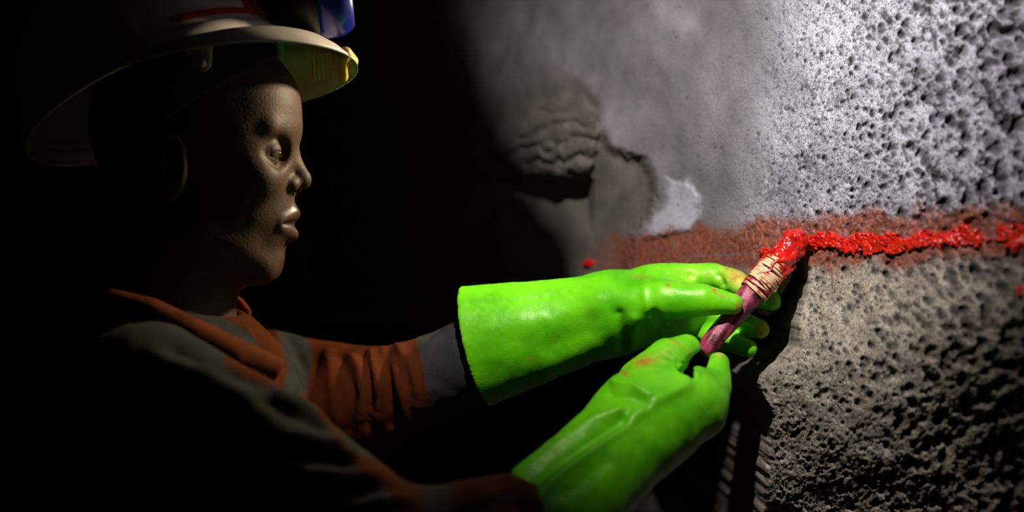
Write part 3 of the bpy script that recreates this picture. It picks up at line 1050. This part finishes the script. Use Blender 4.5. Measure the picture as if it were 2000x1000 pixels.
def strip(name, top, bot, thick, mat):
    """a folded strip of cloth between two lines of points"""
    top = np.array(top); bot = np.array(bot)
    t = np.linspace(0, 1, 40)
    def res(a):
        s = np.linspace(0, 1, len(a))
        return np.stack([np.interp(t, s, a[:, i]) for i in range(3)], 1)
    a, b_ = res(top), res(bot)
    nrm = np.cross(np.gradient(a, axis=0), b_ - a)
    nrm /= np.linalg.norm(nrm, axis=1, keepdims=True)
    mid = 0.5 * (a + b_)
    rows = [a + nrm * thick * 0.5, mid + nrm * thick * 0.9, b_ + nrm * thick * 0.5, b_ - nrm * thick * 0.5, mid - nrm * thick * 0.9, a - nrm * thick * 0.5]
    V = np.stack(rows, 1).reshape(-1, 3)
    fs = []
    for i in range(39):
        for j in range(6):
            k = (j + 1) % 6
            fs.append((i * 6 + j, i * 6 + k, (i + 1) * 6 + k, (i + 1) * 6 + j))
    fs.append(tuple(range(6))[::-1]); fs.append(tuple(range(39 * 6, 40 * 6)))
    return make_mesh(name, V, fs, mat)


c1 = strip('collar', [P(205, 562, 1.235), P(300, 585, 1.190), P(390, 628, 1.165), P(470, 668, 1.155), P(552, 706, 1.170)],
           [P(210, 615, 1.215), P(300, 640, 1.165), P(380, 682, 1.140), P(455, 716, 1.130), P(540, 738, 1.150)], 0.006, M_orange)
c2 = strip('collar', [P(400, 560, 1.405), P(440, 566, 1.40), P(470, 585, 1.385), P(486, 606, 1.37)],
           [P(400, 660, 1.41), P(440, 660, 1.405), P(465, 660, 1.40), P(480, 650, 1.39)], 0.005, M_orange)
for c_ in (c1, c2):
    sub(c_, jk, person)


# trousers and boots below the frame
def trousers(p):
    d = cone(p, (-0.29, 1.33, 0.95), (-0.29, 1.33, 0.86), 0.13, 0.13)
    for s in (-1, 1):
        d = smin(d, chain(p, [np.array((-0.29, 1.33 + s * 0.085, 0.84)), np.array((-0.26, 1.33 + s * 0.11, 0.46)), np.array((-0.29, 1.33 + s * 0.11, 0.12))], [0.088, 0.066, 0.055]), 0.03)
    return d


v, f = surface(trousers, (-0.46, 1.08, 0.03), (-0.12, 1.58, 1.1), 0.009)
make_mesh('trousers', v, f, M_trouser, person)
for s in (-1, 1):
    yb = 1.33 + s * 0.11
    bt = lambda p: np.maximum(smin(cone(p, (-0.29, yb, 0.28), (-0.29, yb, 0.08), 0.062, 0.05), cone(p, (-0.30, yb, 0.045), (-0.13, yb, 0.04), 0.048, 0.042), 0.03), 0.012 - p[..., 2])
    v, f = surface(bt, (-0.40, yb - 0.09, -0.02), (-0.05, yb + 0.09, 0.37), 0.006)
    make_mesh('boot', v, f, M_boot, person)

# ------------------------------------------------------------------ hard hat
hat = thing('hard_hat', 'white hard hat with red tape stripe and short peak, tilted back', 'hard hat', tuple(H(310, 190)))
tilt = math.radians(25.5)
O = H(310, 190)
roll = math.radians(-9)
hf = np.array([math.cos(tilt), 0, math.sin(tilt)])
hu = np.array([-math.sin(tilt), 0, math.cos(tilt)])
hs = np.array([0, 1, 0])
hs, hu = hs * math.cos(roll) + hu * math.sin(roll), hu * math.cos(roll) - hs * math.sin(roll)
LA, LB, LH = 0.122, 0.108, 0.135


def hpt(a, fr, h, ext=0.0, drop=0.0):
    """angle from the front, share of the crown's radius, height, extra reach outwards, drop"""
    c, s = math.cos(a), math.sin(a)
    q = O + hf * (LA * fr * c) + hs * (LB * fr * s) + hu * (h - drop)
    n = hf * c + hs * s
    return q + n * ext


def ring_mesh(name, rows, mat, nseg=96, closed_profile=True, parent=hat):
    """rows: functions of angle giving points"""
    V = []
    for r in rows:
        for j in range(nseg):
            V.append(r(2 * math.pi * j / nseg))
    m = len(rows); fs = []
    rng_ = range(m) if closed_profile else range(m - 1)
    for i in rng_:
        for j in range(nseg):
            k = (j + 1) % nseg; i2 = (i + 1) % m
            fs.append((i * nseg + j, i * nseg + k, i2 * nseg + k, i2 * nseg + j))
    return make_mesh(name, V, fs, mat, parent)


rows = []
for i in range(19):
    t = (1 - i / 18) * math.pi / 2
    fr, h = math.cos(t) ** 0.8, math.sin(t) ** 0.9 * LH
    rows.append(lambda a, fr=max(fr, 0.001), h=h: hpt(a, fr, h + 0.006 * math.exp(-(math.sin(a) / 0.25) ** 2) * fr))
for i in range(19):
    t = (i / 18) * math.pi / 2
    fr, h = math.cos(t) ** 0.8 * 0.97, math.sin(t) ** 0.9 * (LH - 0.004)
    rows.append(lambda a, fr=max(fr, 0.001), h=h: hpt(a, fr, h))
shell = ring_mesh('shell', rows, M_white)
# bead around the foot of the crown
ring_mesh('rain_gutter', [lambda a, i=i: hpt(a, 1.0, 0.004 + 0.0085 * math.sin(i * math.pi / 4), 0.0015 + 0.0065 * math.cos(i * math.pi / 4)) for i in range(8)], M_white)


def peak(a):
    c = max(0.0, math.cos(a))
    return 0.010 + 0.050 * c ** 1.6


def pdrop(a, k):
    c = max(0.0, math.cos(a))
    e = peak(a) * k
    return e * math.tan(tilt) * c ** 1.2 * 0.95 + 0.020 * c * max(0, k - 0.62) ** 2 / 0.145 + 0.004 * k


rows = [lambda a, k=k: hpt(a, 0.985, 0.002, peak(a) * k, pdrop(a, k)) for k in np.linspace(0, 1, 9)]
rows += [lambda a, k=k: hpt(a, 0.985, -0.0015, peak(a) * k - 0.0005, pdrop(a, k)) for k in np.linspace(1, 0, 9)]
brim = ring_mesh('brim', rows, M_white)


def hat_patch(name, a0, a1, t0, t1, off, mat, n=16):
    V = []; fs = []
    for i in range(n + 1):
        t = t0 + (t1 - t0) * i / n
        for j in range(n + 1):
            a = a0 + (a1 - a0) * j / n
            V.append(hpt(a, math.cos(t) ** 0.8, math.sin(t) ** 0.9 * LH + 0.006 * math.exp(-(math.sin(a) / 0.25) ** 2) * math.cos(t) ** 0.8, off, -off * 0.4))
    for i in range(n):
        for j in range(n):
            fs.append((i * (n + 1) + j, i * (n + 1) + j + 1, (i + 1) * (n + 1) + j + 1, (i + 1) * (n + 1) + j))
    return make_mesh(name, V, fs, mat, hat)


hat_patch('red_stripe', -0.38, 0.42, 0.10, 0.75, 0.0008, M_redtape)
hat_patch('orange_stripe', -0.24, -0.14, 0.11, 0.26, 0.0014, M_orangetape, 8)
hat_patch('red_base_line', -1.10, -0.36, 0.105, 0.150, 0.0008, M_redtape, 24)
# lug for the chin strap
v, f = surface(lambda p: smin(cone(p, P(390, 98, 1.212), P(395, 122, 1.208), 0.0115, 0.0085, flat=((0, 1, 0), 0.25)), cone(p, P(395, 124, 1.208), P(395, 124, 1.2045), 0.003, 0.003), 0.001),
               *box_of([P(390, 104, 1.205), P(394, 126, 1.205)], 0.02), 0.0014)
make_mesh('strap_lug', v, f, M_white, hat)
# yellow clip under the peak's front edge, with ribs
v, f = surface(lambda p: smin(cone(p, H(681, 112, -0.026), H(681, 112, 0.026), 0.0062, 0.0062), cone(p, H(676, 118, -0.024), H(666, 146, 0.02), 0.0045, 0.0045), 0.004), H(640, 175, -0.045), H(705, 85, 0.045), 0.0014)
cl = make_mesh('front_clip', v, f, M_clip, hat)
for q in range(5):
    x_ = 652 - q * 9
    v, f = surface(lambda p: cone(p, H(x_, 106 + q * 1.5, -0.02), H(x_ - 8, 140 + q * 3, 0.022), 0.0014, 0.0014), H(x_ - 25, 175, -0.03), H(x_ + 15, 90, 0.032), 0.0012)
    r_ = make_mesh('rib', v, f, M_clip)
    sub(r_, cl, hat)

# ------------------------------------------------------------------ cap lamp on the hat
lamp = thing('cap_lamp', 'round blue cap lamp mounted above the hard hat peak, unlit', 'lamp', tuple(H(600, 10)))
la = np.array([0.95, 0.10, 0.10]); la /= np.linalg.norm(la)
lc = H(612, 2, 0.0)
lu = np.cross(la, (0, 1, 0)); lu /= np.linalg.norm(lu); lv = np.cross(la, lu)


def lathe(name, prof, mat, n=48, parent=lamp):
    V = []; fs = []
    for (x, r) in prof:
        for j in range(n):
            a = 2 * math.pi * j / n
            V.append(lc + la * x + r * (math.cos(a) * lu + math.sin(a) * lv))
    for i in range(len(prof) - 1):
        for j in range(n):
            k = (j + 1) % n
            fs.append((i * n + j, (i + 1) * n + j, (i + 1) * n + k, i * n + k))
    return make_mesh(name, V, fs, mat, parent)


lathe('housing', [(-0.030, 0.0005), (-0.030, 0.018), (-0.022, 0.026), (-0.008, 0.032), (0.006, 0.034), (0.006, 0.0005)], M_black)
lathe('bezel', [(0.004, 0.030), (0.004, 0.0340), (0.010, 0.0358), (0.018, 0.0355), (0.026, 0.0335), (0.033, 0.0295), (0.036, 0.0255), (0.036, 0.0252), (0.030, 0.0250), (0.004, 0.0250)], M_blue)
lathe('lens', [(0.026, 0.0252), (0.030, 0.018), (0.0315, 0.0005)], M_lens)
v, f = surface(lambda p: chain(p, [lc - la * 0.02 - np.array([0, 0, 0.01]), lc - la * 0.035 - np.array([0, 0, 0.03])], [0.009, 0.007]), *box_of([lc - la * 0.02, lc - la * 0.045 - np.array([0, 0, 0.03])], 0.02), 0.0018)
make_mesh('bracket', v, f, M_black, lamp)
